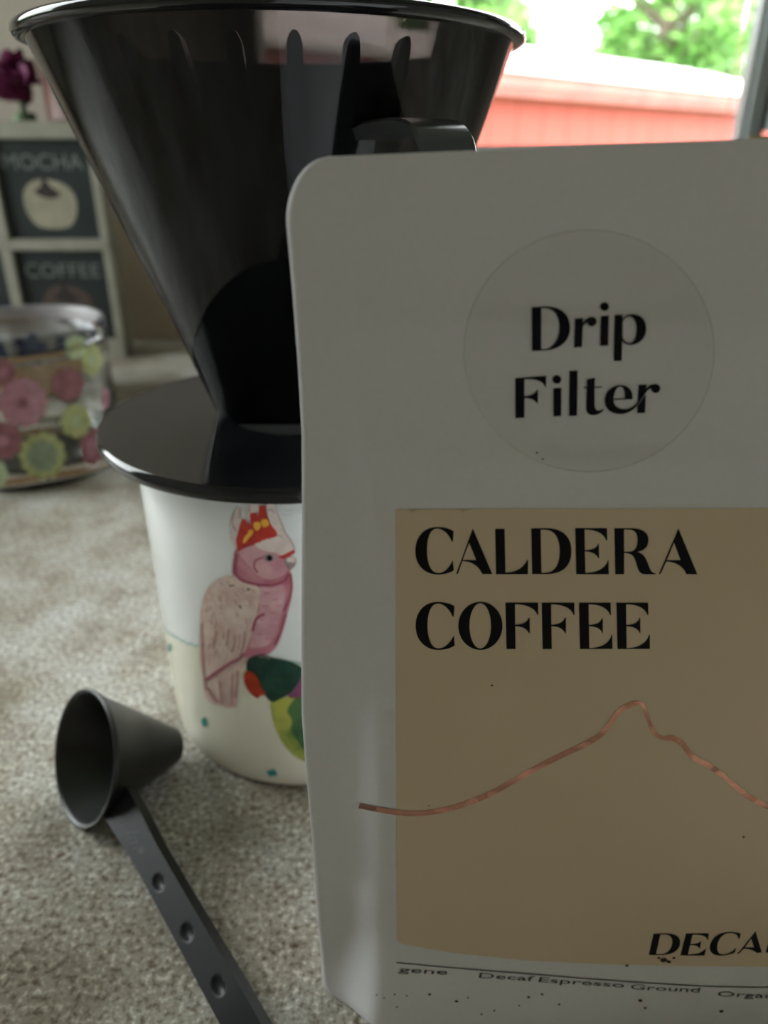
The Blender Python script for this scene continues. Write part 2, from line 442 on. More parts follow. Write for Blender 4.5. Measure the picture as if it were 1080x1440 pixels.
G = []  # (text loops) in photo pixels
def glyph(s, ox, oy, sc, dx=0, dy=0):
    return [[(x+dx/sc, y+dy/sc) for x, y in l] for l in xf(path(s), ox, oy, sc)]
S = 4.696
LET = [
 ('C', 'M 318 124 C 285 105 245 97 208 97 C 120 97 65 165 65 255 C 65 345 125 410 215 410 C 255 410 295 400 320 382 L 312 313 C 300 350 265 400 218 400 C 165 400 143 335 143 250 C 143 165 165 107 208 107 C 255 107 290 150 305 192 L 314 192 Z', 570, 720, 0),
 ('A', 'M 445 106 L 574 407 L 508 407 C 480 350 440 325 376 321 L 346 407 L 336 404 Z M 421 200 L 467 315 L 378 313 Z', 570, 720, 0),
 ('L', 'M 592 108 L 655 108 L 660 397 C 720 397 780 370 804 313 L 810 313 L 808 408 L 598 408 Z', 570, 720, 0),
 ('D', 'M 830 106 L 940 104 C 1040 108 1096 160 1096 255 C 1096 350 1040 405 940 407 L 836 407 Z M 893 114 L 925 114 C 990 118 1018 180 1018 255 C 1018 340 990 395 925 399 L 898 399 Z', 570, 720, 0),
 ('E', 'M 134 104 L 344 104 L 346 186 L 338 186 C 325 140 270 113 196 113 L 198 249 C 240 247 275 240 285 206 L 290 206 L 292 303 L 286 303 C 275 275 240 257 198 257 L 202 399 C 270 399 335 375 350 314 L 354 314 L 356 408 L 141 408 Z', 780, 720, 0),
 ('R', 'M 393 105 L 500 104 C 580 104 618 135 618 180 C 618 235 580 255 545 260 C 600 275 605 320 625 365 C 635 390 645 400 666 402 L 666 408 L 590 408 C 555 405 548 375 535 330 C 522 285 505 268 457 268 L 457 408 L 398 408 Z M 456 113 L 490 113 C 535 115 545 150 545 185 C 545 230 530 258 490 259 L 457 259 Z', 780, 720, 0),
 ('A', 'M 815 106 L 940 408 L 868 408 C 845 355 800 328 735 324 L 697 407 L 687 405 Z M 786 200 L 829 315 L 739 315 Z', 780, 720, 0),
 ('C', 'M 324 102 C 295 85 255 74 215 74 C 125 74 67 140 67 232 C 67 325 130 391 215 391 C 260 391 300 380 326 362 L 320 292 C 308 325 270 381 218 381 C 170 381 146 315 146 230 C 146 145 170 85 215 85 C 258 85 295 130 311 171 L 319 171 Z', 570, 830, 0),
 ('O', 'O', 570, 830, 0),
 ('F', 'F', 570, 830, 0), ('F', 'F', 570, 830, 239),
 ('E', 'E', 740, 830, 0), ('E', 'E', 740, 830, 247)]
FS = 'M 660 79 L 876 79 L 877 161 L 871 161 C 855 115 800 90 723 90 L 724 225 C 765 223 800 215 814 178 L 820 178 L 821 281 L 815 281 C 800 250 770 235 725 235 L 727 385 L 667 385 Z'
ES = 'M 347 79 L 556 79 L 558 161 L 552 161 C 535 115 485 90 411 90 L 412 226 C 455 224 490 215 498 181 L 504 181 L 505 279 L 500 279 C 490 250 455 235 413 235 L 415 379 C 490 377 548 350 562 290 L 567 290 L 568 384 L 354 385 Z'
for ch, s, ox, oy, dx in LET:
    if s == 'O': g = xf([ell(495, 232, 146, 159, 48), ell(494, 232, 71, 149, 48)], ox, oy, S)
    else: g = glyph({'F': FS, 'E': ES}.get(s, s), ox, oy, S, dx)
    decal('letter', [[densify(l, 6) for l in g]], bag_surf, .00017, M_ink, bag, 8)
S2 = 5.4
DR = [[glyph('M 94 117 L 200 111 C 320 110 385 175 385 275 C 385 380 300 440 190 445 L 96 449 Z M 167 124 L 190 124 C 265 125 303 180 303 275 C 303 370 255 430 185 436 L 165 437 Z', 730, 410, S2)],
 [glyph('M 422 205 L 482 199 L 481 235 C 500 210 525 190 550 190 C 575 192 587 210 586 225 C 583 250 565 262 545 263 C 525 260 517 245 515 232 C 500 235 487 250 481 268 L 475 418 L 415 423 Z', 730, 410, S2)],
 [glyph('M 618 184 L 679 180 L 673 408 L 612 411 Z', 730, 410, S2), xf([ell(646, 112, 34, 33)], 730, 410, S2)],
 [glyph('M 724 176 L 782 174 L 783 205 C 800 180 830 170 860 170 C 925 172 962 215 962 280 C 960 350 910 403 840 403 C 815 402 795 390 779 372 L 776 524 L 715 525 Z M 784 225 C 795 200 815 187 835 187 C 870 190 890 235 888 285 C 886 345 870 388 835 390 C 808 388 790 370 782 345 Z', 730, 410, S2)],
 [glyph('M 67 148 L 271 132 L 271 206 L 265 206 C 250 165 200 148 128 154 L 127 268 C 165 266 200 255 210 223 L 216 223 L 216 312 L 209 312 C 195 290 165 278 128 277 L 127 408 L 68 411 Z', 710, 500, S)],
 [glyph('M 319 213 L 371 211 L 370 397 L 319 400 Z', 710, 500, S), xf([ell(342, 156, 29, 28)], 710, 500, S)],
 [glyph('M 424 101 L 478 97 L 474 394 L 422 397 Z', 710, 500, S)],
 [glyph('M 540 156 L 593 143 L 590 203 L 638 201 L 638 209 L 590 211 L 590 330 C 592 365 625 370 643 348 L 650 354 C 635 380 605 391 580 391 C 550 390 535 375 535 340 L 538 214 L 518 213 L 518 203 L 539 205 Z', 710, 500, S)],
 [glyph('M 715 291 L 841 285 C 845 225 812 193 762 193 C 700 195 657 240 657 295 C 657 350 700 385 765 384 C 815 382 852 352 878 316 L 873 306 C 850 335 820 352 785 352 C 740 350 716 325 715 291 Z M 714 283 C 720 235 735 203 760 203 C 785 205 792 235 790 279 Z', 710, 500, S)],
 [glyph('M 880 191 L 932 189 L 931 216 C 945 196 965 186 992 185 C 1012 187 1024 200 1024 215 C 1022 235 1008 245 992 245 C 975 244 962 232 962 214 C 948 218 938 228 928 243 L 878 314 L 874 306 Z', 710, 500, S),
  glyph('M 927 254 L 923 376 L 870 378 L 873 330 Z', 710, 500, S)]]
for gs in DR:
    decal('letter', [[densify(l, 6) for l in g] for g in gs], bag_surf, .00022, M_ink, bag, 8)
S3 = 5.684
for s in ('M 163 70 L 250 66 C 340 66 378 95 376 140 C 374 205 310 238 225 240 L 125 238 Z M 217 75 L 255 74 C 300 76 315 105 313 140 C 308 195 275 230 225 233 L 183 233 Z',
 'M 423 67 L 605 66 L 600 118 L 592 118 C 588 85 540 76 475 76 L 457 152 C 490 152 525 148 540 128 L 545 128 L 533 185 L 526 185 C 520 165 490 160 455 160 L 438 235 C 500 235 555 222 577 190 L 582 190 L 570 243 L 377 243 Z',
 'M 860 68 C 835 58 790 55 765 55 C 670 60 612 120 612 180 C 614 225 650 245 700 244 C 750 243 790 232 812 218 L 824 185 L 817 185 C 795 215 750 235 715 234 C 685 232 672 215 672 175 C 675 115 715 65 770 63 C 815 62 840 80 842 110 L 850 110 Z',
 'M 978 52 L 1028 218 L 990 224 C 960 200 930 190 885 188 L 840 232 L 834 228 Z M 943 108 L 965 178 L 893 178 Z',
 'M 1104 64 L 1286 60 L 1281 112 L 1273 112 C 1269 80 1221 72 1156 72 L 1138 150 C 1171 150 1206 146 1221 126 L 1226 126 L 1214 183 L 1207 183 C 1201 162 1171 158 1136 158 L 1118 220 L 1058 220 Z'):
    decal('letter', [[densify(l, 5) for l in glyph(s, 890, 1300, S3)]], bag_surf, .00017, M_ink, bag, 6)
# thin rule and the small line of print
rule = smooth_open([(557.6, 1352.8), (646, 1361), (760, 1370), (820, 1375), (904, 1381), (994, 1386), (1080, 1388), (1150, 1390)])
decal('printed_rule', [[ribbon(rule, 1.4)]], bag_surf, .00017, M_greyink, bag, 30)
def text_shape(txt, x0, x1, yb0, yb1, h, name, parent, surf, lift, m, shear=0):
    cu = bpy.data.curves.new('txt', 'FONT'); cu.body = txt; cu.resolution_u = 3
    ob = bpy.data.objects.new('txt', cu); COL.objects.link(ob); bpy.context.view_layer.update()
    dg = bpy.context.evaluated_depsgraph_get(); me = bpy.data.meshes.new_from_object(ob.evaluated_get(dg))
    xs = [v.co.x for v in me.vertices]; ys = [v.co.y for v in me.vertices]; a, b_ = min(xs), max(xs); cap = max(ys)
    vs = []
    for v in me.vertices:
        u = (v.co.x-a)/(b_-a); hh = v.co.y/cap
        vs.append(surf(x0+(x1-x0)*u+shear*hh, yb0+(yb1-yb0)*u-hh*h, lift))
    fs = [tuple(p.vertices) for p in me.polygons]
    bpy.data.objects.remove(ob); bpy.data.curves.remove(cu); bpy.data.meshes.remove(me)
    return mesh_obj(name, vs, fs, m, parent)
for w, xa, xb, ya, yb2, h in (('gene', 560, 628, 1366, 1370, 5), ('Decaf', 673, 750, 1374, 1379, 7), ('Espresso', 757, 877, 1380, 1388, 7), ('Ground', 886, 983, 1390, 1395, 7), ('Organic', 1008, 1110, 1400, 1404, 7)):
    text_shape(w, xa, xb, ya, yb2, h, 'small_print', bag, bag_surf, .00017, M_greyink, 2)
# copper foil outline of a mountain
M_copper = mat('copper_foil', (.80, .40, .30), .24, 1.0)
cn = noise(M_copper, 55, 2, .5); bump(M_copper, cn, 1.0, .012)
ridge = smooth_open([(505, 1132), (530, 1137), (560, 1142), (590, 1143), (620, 1139), (650, 1131), (690, 1115), (740, 1087), (790, 1061), (820, 1047), (842, 1034), (856, 1019), (868, 1002), (882, 992), (899, 988), (906, 996), (912, 1013), (920, 1030), (932, 1037), (945, 1037), (958, 1044), (968, 1057), (976, 1065), (995, 1075), (1015, 1089), (1035, 1106), (1055, 1121), (1082, 1134), (1120, 1146), (1160, 1154), (1190, 1156)], 5)
wd = [7.5 if (x < 895 or x > 935) else 5.5 for x, y in ridge]
decal('foil_ridge_line', [[ribbon(ridge, wd)]], bag_surf, .00019, M_copper, bag, 14, label='copper foil mountain outline')
# clear round sticker
def clear_film(name, a=.05, col=(.55, .50, .45), r=.12):
    m = mat(name, col, r, Alpha=a); nt = m.node_tree
    b_ = bsdf(m); gl = N(m, 'ShaderNodeBsdfGlossy'); gl.inputs['Roughness'].default_value = .10
    n = noise(m, 38, 2); bp = N(m, 'ShaderNodeBump'); bp.inputs['Strength'].default_value = .35; bp.inputs['Distance'].default_value = .003
    L(m, n, bp.inputs['Height']); L(m, bp.outputs[0], gl.inputs['Normal'])
    mx = N(m, 'ShaderNodeMixShader'); mx.inputs[0].default_value = .05
    L(m, b_.outputs[0], mx.inputs[1]); L(m, gl.outputs[0], mx.inputs[2]); L(m, mx.outputs[0], nt.nodes['Material Output'].inputs[0])
    return m
M_stick = clear_film('clear_sticker_film'); M_stedge = clear_film('sticker_edge', .22, (.42, .33, .27))
st = decal('clear_sticker', [[ell(828, 493, 176, 170, 96)]], bag_surf, .00016, M_stick, bag, 12, label='clear round sticker')
e1 = [ell(828, 493, 176.5, 170.5, 96), ell(828, 493, 175, 169, 96)]
decal('sticker_edge', [e1], bag_surf, .00020, M_stedge, bag, 40)
# coffee dust specks on the film
random.seed(4)
M_dust = noisy('coffee_dust', (.03, .02, .015), (.09, .055, .03), 3000, .9)
sp = []
for (x, y, r) in [(755, 636, 1.6), (763, 645, 1.4), (692, 963, 1.5), (1045, 1176, 1.5), (603, 1132, 1), (933, 1349, 4), (940, 1351, 3), (947, 1346, 2), (926, 1346, 2), (881, 1357, 2), (900, 1406, 2.4), (907, 1416, 1.8), (1014, 1421, 2.4), (642, 1407, 2.2), (743, 1401, 1.8), (762, 1397, 1.8), (786, 1411, 1.6), (658, 1402, 1.3), (604, 1397, 1.8), (572, 1399, 1.3), (695, 1420, 1.4), (555, 1397, 1.2), (540, 1402, 1.2), (677, 1425, 1.3), (730, 1413, 1.3), (558, 1415, 1.3), (530, 1398, 1.2)]:
    sp.append([[(x+r*(1+.4*random.random())*cos(a), y+r*(.6+.4*random.random())*sin(a)) for a in (2*pi*i/7 for i in range(7))]])
decal('coffee_specks', sp, bag_surf, .00022, M_dust, bag, 50, kind='stuff')

# ------------------------------------------------------------------ cup with birds
CX, CY = -.0297, .2430
CH = .1168; CRT, CRB = .0545, .0532
M_cup = mat('white_melamine', (.80, .81, .79), .22)
n_ = noise(M_cup, 12, 2); L(M_cup, ramp(M_cup, n_, [(.3, (.79, .80, .78)), (.7, (.81, .82, .80))]), bsdf(M_cup).inputs['Base Color'])
def cup_r(z): return CRB+(CRT-CRB)*z/CH
cup = empty('cup', (CX, CY, 0), label='white and cream cup printed with a pink cockatoo, under the black dripper', cat='cup')
prof = [(0, .003), (CRB-.012, .0028), (CRB-.009, .0), (CRB-.0045, .0), (CRB-.0020, .0008), (CRB-.0006, .0035), (cup_r(.009), .009), (cup_r(.04), .04), (cup_r(.08), .08), (cup_r(CH-.001), CH-.001), (CRT-.001, CH), (CRT-.0022, CH-.0008), (cup_r(.06)-.0028, .06), (CRB-.004, .010), (CRB-.010, .006), (0, .006)]
def lathe_cap(prof, n, c):
    """closed-on-axis lathe"""
    mb = MB(); v = []; f = []; m = len(prof)
    idx = []
    for (r, z) in prof:
        if r == 0: idx.append([len(v)]*n); v.append((c[0], c[1], c[2]+z))
        else:
            idx.append(list(range(len(v), len(v)+n))); v += [(c[0]+r*cos(2*pi*i/n), c[1]+r*sin(2*pi*i/n), c[2]+z) for i in range(n)]
    for k in range(m-1):
        for i in range(n):
            j = (i+1) % n; q = [idx[k][i], idx[k][j], idx[k+1][j], idx[k+1][i]]; u = []
            for t in q:
                if t not in u: u.append(t)
            if len(u) > 2: f.append(tuple(u))
    return mb.add(v, f)
lathe_cap(prof, 96, (CX, CY, 0)).build('cup_body', M_cup, cup, smooth=60)
def cup_surf(px, py, lift=0):
    d = ray(px, py); a = Vector((CX, CY, 0))
    # first crossing along the ray
    t0 = .12; f0 = None; t = t0
    def F(t):
        P = CO+d*t; return hypot(P.x-CX, P.y-CY)-(cup_r(P.z)+lift)
    tc = (Vector((CX, CY)).dot(Vector((d.x, d.y))))/(d.x*d.x+d.y*d.y)
    lo, hi = .05, tc
    if F(hi) > 0:
        P = CO+d*hi; r = cup_r(P.z)+lift; q = Vector((P.x-CX, P.y-CY)).normalized()*r
        return Vector((CX+q.x, CY+q.y, P.z))
    for _ in range(40):
        mid = (lo+hi)/2
        if F(mid) > 0: lo = mid
        else: hi = mid
    return CO+d*hi
# cream lower part with a wavy edge, all the way round
M_cream = noisy('cream_print', (.78, .74, .60), (.80, .76, .62), 14, .22)
M_teal = mat('teal_print', (.03, .30, .27), .3)
M_tealp = mat('pale_teal_print', (.30, .52, .48), .3)
pts_e = [(229, 882), (245, 895), (262, 904), (280, 909), (330, 925), (380, 931), (420, 932)]
ez = []
for x, y in pts_e:
    P = cup_surf(x, y); ez.append((atan2(P.y-CY, P.x-CX), P.z))
ez.sort()
za0 = ez[0][1]; za1 = ez[-1][1]
def edge_z(a):
    # a in (-pi, pi]
    if a < -pi: a += 2*pi
    for i in range(len(ez)-1):
        if ez[i][0] <= a <= ez[i+1][0]:
            u = (a-ez[i][0])/(ez[i+1][0]-ez[i][0]); return ez[i][1]+(ez[i+1][1]-ez[i][1])*u
    g = (a-ez[-1][0]) % (2*pi); tot = (ez[0][0]-ez[-1][0]) % (2*pi); u = g/tot
    return za1+(za0-za1)*(.5-.5*cos(pi*u))+.004*sin(pi*u)
mb = MB(); n = 240; v = []; f = []
for i in range(n):
    a = -pi+2*pi*i/n; zt = edge_z(a)+.0004*sin(a*80)
    for k in range(9):
        z = .0012+(zt-.0012)*(k/8)**2 if k < 3 else .009+(zt-.009)*(k-3)/5; z = (.0012, .0022, .0035)[k] if k < 3 else z; r = cup_r(z)+.00008
        if k < 3: r = CRB+(-.0018, -.00115, -.0006)[k]+.00012
        v.append((CX+r*cos(a), CY+r*sin(a), z))
for i in range(n):
    for k in range(8): a = i*9+k; b2 = ((i+1) % n)*9+k; f.append((a, b2, b2+1, a+1))
mb.add(v, f).build('cream_band', M_cream, cup, smooth=60)
v = []; f = []
for i in range(720):
    a = -pi+2*pi*i/720; zt = edge_z(a)+.0004*sin(a*80); w = .00035+.0003*abs(sin(a*55))
    r = cup_r(zt)+.0001
    v += [(CX+r*cos(a), CY+r*sin(a), zt-.0002), (CX+r*cos(a), CY+r*sin(a), zt+w)]
for i in range(720): j = (i+1) % 720; f.append((2*i, 2*j, 2*j+1, 2*i+1))
MB().add(v, f).build('lace_line', M_tealp, cup, smooth=60)
def P5(l): return [(180+x/3.271, 680+y/3.271) for x, y in l]
def P7(l): return [(270+x/6.353, 700+y/6.353) for x, y in l]
def P8(l): return [(270+x/5.76, 860+y/5.76) for x, y in l]
def pm(name, a, b_, sc=260, r=.28):
    return noisy(name, a, b_, sc, r, .35, .65, detail=5)
M_wing = pm('pale_pink_feathers', (.62, .42, .36), (.74, .60, .52), 170)
M_rose = pm('rose_feathers', (.46, .13, .19), (.60, .26, .30), 130)
M_drose = pm('deep_rose_feathers', (.33, .07, .12), (.42, .11, .16), 200)
M_face = pm('pink_face', (.55, .24, .28), (.68, .38, .40), 160)
M_lrose = pm('light_rose_breast', (.60, .30, .34), (.70, .42, .44), 170)
M_brow = pm('cream_brow', (.68, .54, .50), (.76, .66, .60), 260)
M_red = pm('red_crest', (.42, .02, .02), (.58, .05, .03), 260)
M_orange = pm('orange_mark', (.85, .38, .04), (.85, .50, .07), 260)
M_fth = pm('pale_crest_feathers', (.66, .54, .48), (.76, .68, .62), 420)
M_line = pm('brown_line', (.16, .09, .07), (.22, .12, .09), 300)
M_beak = pm('grey_beak', (.24, .17, .17), (.44, .33, .32), 260)
M_pgreen = pm('dark_green_head', (.006, .030, .022), (.02, .075, .05), 160)
M_yel = pm('yellow_green_body', (.16, .25, .05), (.50, .50, .10), 120)
M_mgreen = pm('green_wing', (.04, .12, .05), (.09, .20, .07), 120)
M_beakred = pm('red_beak', (.30, .02, .01), (.62, .08, .02), 110)
M_purple = pm('purple_neck', (.22, .06, .14), (.30, .10, .18), 200)
def blob(name, pts, m, lift, **k): return decal(name, [[densify(smooth_loop(pts, 4), 7)]], cup_surf, lift*.00004+.00012, m, cup, 8, **k)
def lines(name, ls, m, lift, w): return decal(name, [[ribbon(smooth_open(l, 4), w)] for l in ls], cup_surf, lift*.00004+.00012, m, cup, 60)
blob('printed_tail', P5([(335, 780), (345, 920), (352, 975), (380, 1010), (430, 1026), (492, 1030), (503, 990), (512, 905), (528, 850), (560, 790), (470, 740)]), M_wing, 1)
blob('printed_breast', P5([(498, 300), (486, 350), (482, 412), (500, 480), (520, 600), (530, 700), (535, 790), (560, 800), (640, 786), (684, 748), (712, 680), (736, 590), (754, 520), (752, 460), (748, 405), (730, 380), (715, 320), (640, 280), (560, 280)]), M_rose, 2)
blob('printed_breast_light', P5([(600, 480), (660, 478), (715, 470), (722, 530), (700, 620), (670, 700), (640, 745), (580, 755), (560, 740), (590, 640), (605, 560)]), M_lrose, 3)
blob('printed_wing', P5([(482, 422), (410, 440), (362, 490), (338, 560), (328, 650), (326, 740), (334, 840), (350, 905), (370, 905), (460, 840), (520, 800), (560, 720), (585, 640), (600, 560), (606, 500), (590, 470), (530, 445)]), M_wing, 4)
blob('printed_head', P7([(412, 470), (395, 540), (372, 640), (375, 690), (450, 740), (560, 775), (680, 785), (790, 765), (855, 720), (880, 650), (900, 600), (880, 500), (780, 400), (600, 400)]), M_rose, 5)
blob('printed_cheek', P7([(420, 480), (500, 440), (640, 410), (760, 420), (860, 500), (860, 600), (820, 690), (700, 730), (600, 700), (540, 640), (470, 560)]), M_face, 6)
blob('printed_brow', P7([(560, 420), (650, 375), (760, 345), (820, 305), (870, 350), (910, 420), (925, 480), (820, 520), (740, 490), (640, 470)]), M_brow, 7)
lines('printed_shading', [P7([(372, 660), (440, 735), (560, 772), (700, 780), (820, 745), (870, 670)]), P7([(880, 680), (890, 800), (870, 900), (820, 1010)]), P8([(760, 20), (720, 160), (670, 270)]), P8([(590, 20), (520, 60), (490, 160)])], M_drose, 7, 3.6)
lines('printed_neck_shading', [P7([(400, 500), (385, 580), (378, 670)])], M_drose, 7, 6)
lines('printed_face_shading', [P7([(640, 530), (570, 560), (555, 620), (590, 670)])], M_drose, 8, 2.5)
blob('printed_feather', P7([(670, 30), (735, 32), (760, 120), (800, 215), (830, 310), (785, 345), (735, 300), (700, 220), (672, 130)]), M_fth, 6)
blob('printed_feather', P7([(378, 130), (430, 80), (450, 190), (425, 270), (400, 350), (345, 270), (350, 190)]), M_fth, 5)
blob('printed_feather', P7([(335, 310), (372, 330), (405, 400), (400, 450), (350, 380)]), M_fth, 5)
blob('printed_feather', P7([(505, 30), (590, 25), (595, 120), (545, 150), (510, 190), (490, 160)]), M_fth, 5)
decal('printed_crest', [[densify(P7([(405, 478), (392, 380), (418, 280), (448, 188), (480, 195), (522, 262), (518, 140), (578, 130), (596, 185), (600, 72), (655, 70), (675, 170), (705, 240), (755, 300), (765, 338), (700, 372), (645, 382), (600, 402), (510, 430), (430, 470)]), 7)]], cup_surf, .00040, M_red, cup, 8)
for p in ([(455, 395), (470, 350), (495, 320), (515, 285), (545, 290), (540, 325), (500, 370), (470, 405)], [(552, 225), (590, 215), (615, 230), (610, 265), (580, 295), (555, 265)], [(622, 200), (665, 192), (688, 225), (680, 250), (640, 262), (622, 235)]):
    blob('printed_crest_mark', P7(p), M_orange, 8)
lines('printed_feather_line', [P7([(745, 40), (765, 140), (800, 225), (840, 320), (890, 390), (915, 450)]), P7([(672, 110), (710, 110), (742, 135)]), P7([(770, 335), (800, 345)]), P7([(515, 60), (512, 130)]), P7([(375, 130), (360, 230), (395, 300)]), P7([(430, 90), (425, 180)])], M_line, 9, .8)
blob('printed_eye_ring', P7(ell(690, 535, 52, 38, 12)), M_beak, 9)
blob('printed_eye', P7(ell(692, 538, 27, 27, 12)), M_ink, 10)
decal('printed_red_stripe', [[P7([(765, 530), (820, 510), (912, 463), (920, 492), (860, 525), (815, 547)])]], cup_surf, .00056, M_red, cup, 20)
blob('printed_beak', P7([(820, 560), (850, 535), (905, 520), (932, 555), (922, 605), (880, 642), (845, 622)]), M_beak, 9)
blob('printed_beak_light', P7([(845, 548), (905, 522), (925, 550), (915, 575), (860, 572)]), M_brow, 10)
lines('printed_wing_shading', [P8([(110, 555), (180, 505), (300, 425), (380, 385), (420, 340)])], M_drose, 7, 4)
M_mid = pm('mid_pink_feathers', (.42, .22, .20), (.52, .31, .28), 300)
lines('printed_feather_shading', [P8([(300, 140), (290, 200), (280, 280)]), P8([(350, 190), (345, 260), (320, 330)]), P8([(430, 160), (420, 260), (385, 370)]), P8([(200, 160), (180, 240), (170, 300)]), P8([(130, 620), (170, 700), (210, 740)]), P8([(225, 560), (230, 660), (240, 750)]), P8([(330, 500), (325, 640), (320, 760)]), P8([(370, 480), (365, 600), (350, 700)]), P8([(75, 100), (80, 300), (95, 500), (110, 640)])], M_mid, 7, 2.6)
lines('printed_flecks', [P7([(330, 790), (350, 785)]), P7([(425, 960), (440, 985)]), P5([(465, 470), (490, 468)]), P5([(510, 560), (520, 575)]), P5([(545, 490), (560, 485)]), P7([(500, 810), (520, 825)])], M_line, 8, 1.6)
random.seed(12)
WG = P5([(482, 440), (410, 455), (368, 500), (345, 570), (338, 650), (336, 740), (344, 830), (375, 880), (460, 825), (515, 785), (550, 715), (575, 640), (590, 560), (594, 506), (580, 475), (530, 455)])
M_lwing = pm('cream_feather_edges', (.70, .56, .48), (.78, .66, .58), 300)
for m_, cnt, w_, lf in ((M_mid, 34, 1.1, 6), (M_lwing, 40, 1.8, 5)):
    ls = []
    while len(ls) < cnt:
        x, y = random.uniform(280, 362), random.uniform(815, 950)
        if inside(x, y, [WG]) and inside(x-1, y+9, [WG]):
            t_ = (y-815)/135; ln = 3+8*t_+random.uniform(0, 3)
            ls.append([(x-2.2+1.5*t_, y-ln*.3), (x-.8, y+ln*.5), (x+1.6-1.6*t_, y+ln*.35)] if t_ < .45 else [(x+.8, y-ln*.5), (x, y), (x-1.0, y+ln*.5)])
    lines('printed_feather_marks', ls, m_, lf, w_)
lines('printed_feather_marks', [P5([(x_, y_), (x_+14, y_+6), (x_+30, y_+1)]) for x_, y_ in ((625, 500), (660, 530), (615, 560), (650, 590), (600, 620), (640, 650), (590, 690), (630, 710), (670, 620), (680, 560))], M_rose, 6, 1.3)
# parrot
blob('printed_parrot_body', P8([(640, 735), (720, 700), (870, 690), (1000, 690), (1120, 760), (1180, 900), (1150, 1080), (1060, 1200), (960, 1225), (880, 1200), (790, 1130), (720, 1040), (670, 930), (645, 820)]), M_yel, 5)
blob('printed_parrot_wing', P8([(840, 700), (900, 690), (1020, 720), (1100, 850), (1080, 1020), (980, 1130), (900, 1110), (850, 1040), (800, 960), (810, 880), (770, 800)]), M_mgreen, 6)
blob('printed_parrot_neck', P8([(780, 690), (830, 600), (870, 500), (960, 520), (990, 640), (960, 700), (870, 700)]), M_purple, 6)
blob('printed_parrot_head', P8([(442, 420), (470, 375), (570, 348), (650, 372), (760, 395), (850, 430), (900, 470), (870, 560), (800, 660), (720, 705), (650, 735), (590, 680), (555, 620), (530, 560), (450, 495)]), M_pgreen, 7)
blob('printed_parrot_beak', P8([(425, 495), (470, 482), (510, 510), (545, 570), (575, 640), (600, 680), (560, 680), (528, 702), (470, 660), (435, 610), (420, 550)]), M_beakred, 8)
lines('printed_parrot_line', [P8([(540, 372), (590, 365), (630, 382)])], M_beak, 9, 1.6)
for x, y, w, h in ((238, 911, 2.5, 5.5), (287, 1015, 4, 6.5), (383, 1087, 8, 5), (330, 1060, 0, 0)):
    if w: blob('printed_dot', [(x+w*c*(1.15 if i % 2 else .8), y+h*s*(1.15 if i % 2 else .85)) for i, (c, s) in enumerate([(cos(2*pi*k/9), sin(2*pi*k/9)) for k in range(9)])], M_teal, 5)

# ------------------------------------------------------------------ dripper
def smoke():
    m = mat('smoky_black_plastic', (.010, .0105, .012), .5, Specular_IOR_Level=0); nt = m.node_tree
    tr = N(m, 'ShaderNodeBsdfTransparent'); tr.inputs[0].default_value = (.30, .262, .252, 1)
    gl = N(m, 'ShaderNodeBsdfGlossy'); gl.inputs['Roughness'].default_value = .05
    fr = N(m, 'ShaderNodeFresnel'); fr.inputs[0].default_value = 1.38
    b_ = bsdf(m); mx = N(m, 'ShaderNodeMixShader'); mx.inputs[0].default_value = .50; m2 = N(m, 'ShaderNodeMixShader')
    L(m, tr.outputs[0], mx.inputs[1]); L(m, b_.outputs[0], mx.inputs[2])
    L(m, fr.outputs[0], m2.inputs[0]); L(m, mx.outputs[0], m2.inputs[1]); L(m, gl.outputs[0], m2.inputs[2]); L(m, m2.outputs[0], nt.nodes['Material Output'].inputs[0])
    n = noise(m, 14, 2); bp = N(m, 'ShaderNodeBump'); bp.inputs['Strength'].default_value = .06; bp.inputs['Distance'].default_value = .002
    L(m, n, bp.inputs['Height']); L(m, bp.outputs[0], gl.inputs['Normal'])
    return m
M_smoke = smoke()
M_blk = noisy('glossy_black_plastic', (.006, .006, .007), (.010, .010, .011), 30, .09)
M_rib = mat('black_plastic_rib', (.004, .005, .009), .25)
dr = empty('coffee_dripper', (CX, CY, CH+.0002), label='glossy black cone coffee dripper standing on the bird cup', cat='dripper')
ZD = .1190; RD = .0655
prof = [(.022, ZD-.0020), (RD-.004, ZD-.0020), (RD-.0010, ZD-.0030), (RD, ZD-.0018), (RD, ZD+.0006), (RD-.0010, ZD+.0016), (RD-.003, ZD+.0014), (.022, ZD+.0014)]
MB().lathe(prof, 128, CX, CY).build('flange', M_blk, dr, smooth=50)
# locating ring under the flange (inside the cup)
MB().lathe([(.0440, ZD-.0150), (.0470, ZD-.0150), (.0475, ZD-.0021), (.0440, ZD-.0021)], 64, CX, CY).build('locating_ring', M_blk, dr, smooth=50)
Z0, Z1, RR = ZD+.0014, .2270, .0655
def cone_pt(a, s, inset=0):
    z = Z0+(Z1-Z0)*s; k = s
    ax = .0272+(RR-.0272)*k-inset; ay = .0075+(RR-.0075)*k**.97-inset
    return Vector((CX+ax*cos(a), CY+ay*sin(a), z))
n, m_ = 144, 40; v = []; f = []
for i in range(n):
    a = 2*pi*i/n
    for k in range(m_+1): v.append(cone_pt(a, k/m_))
    for k in range(m_, -1, -1): v.append(cone_pt(a, k/m_, .0022))
q = 2*(m_+1)
for i in range(n):
    j = (i+1) % n
    for k in range(q): f.append((i*q+k, j*q+k, j*q+(k+1) % q, i*q+(k+1) % q))
MB().add(v, f).build('cone', M_smoke, dr, smooth=50)
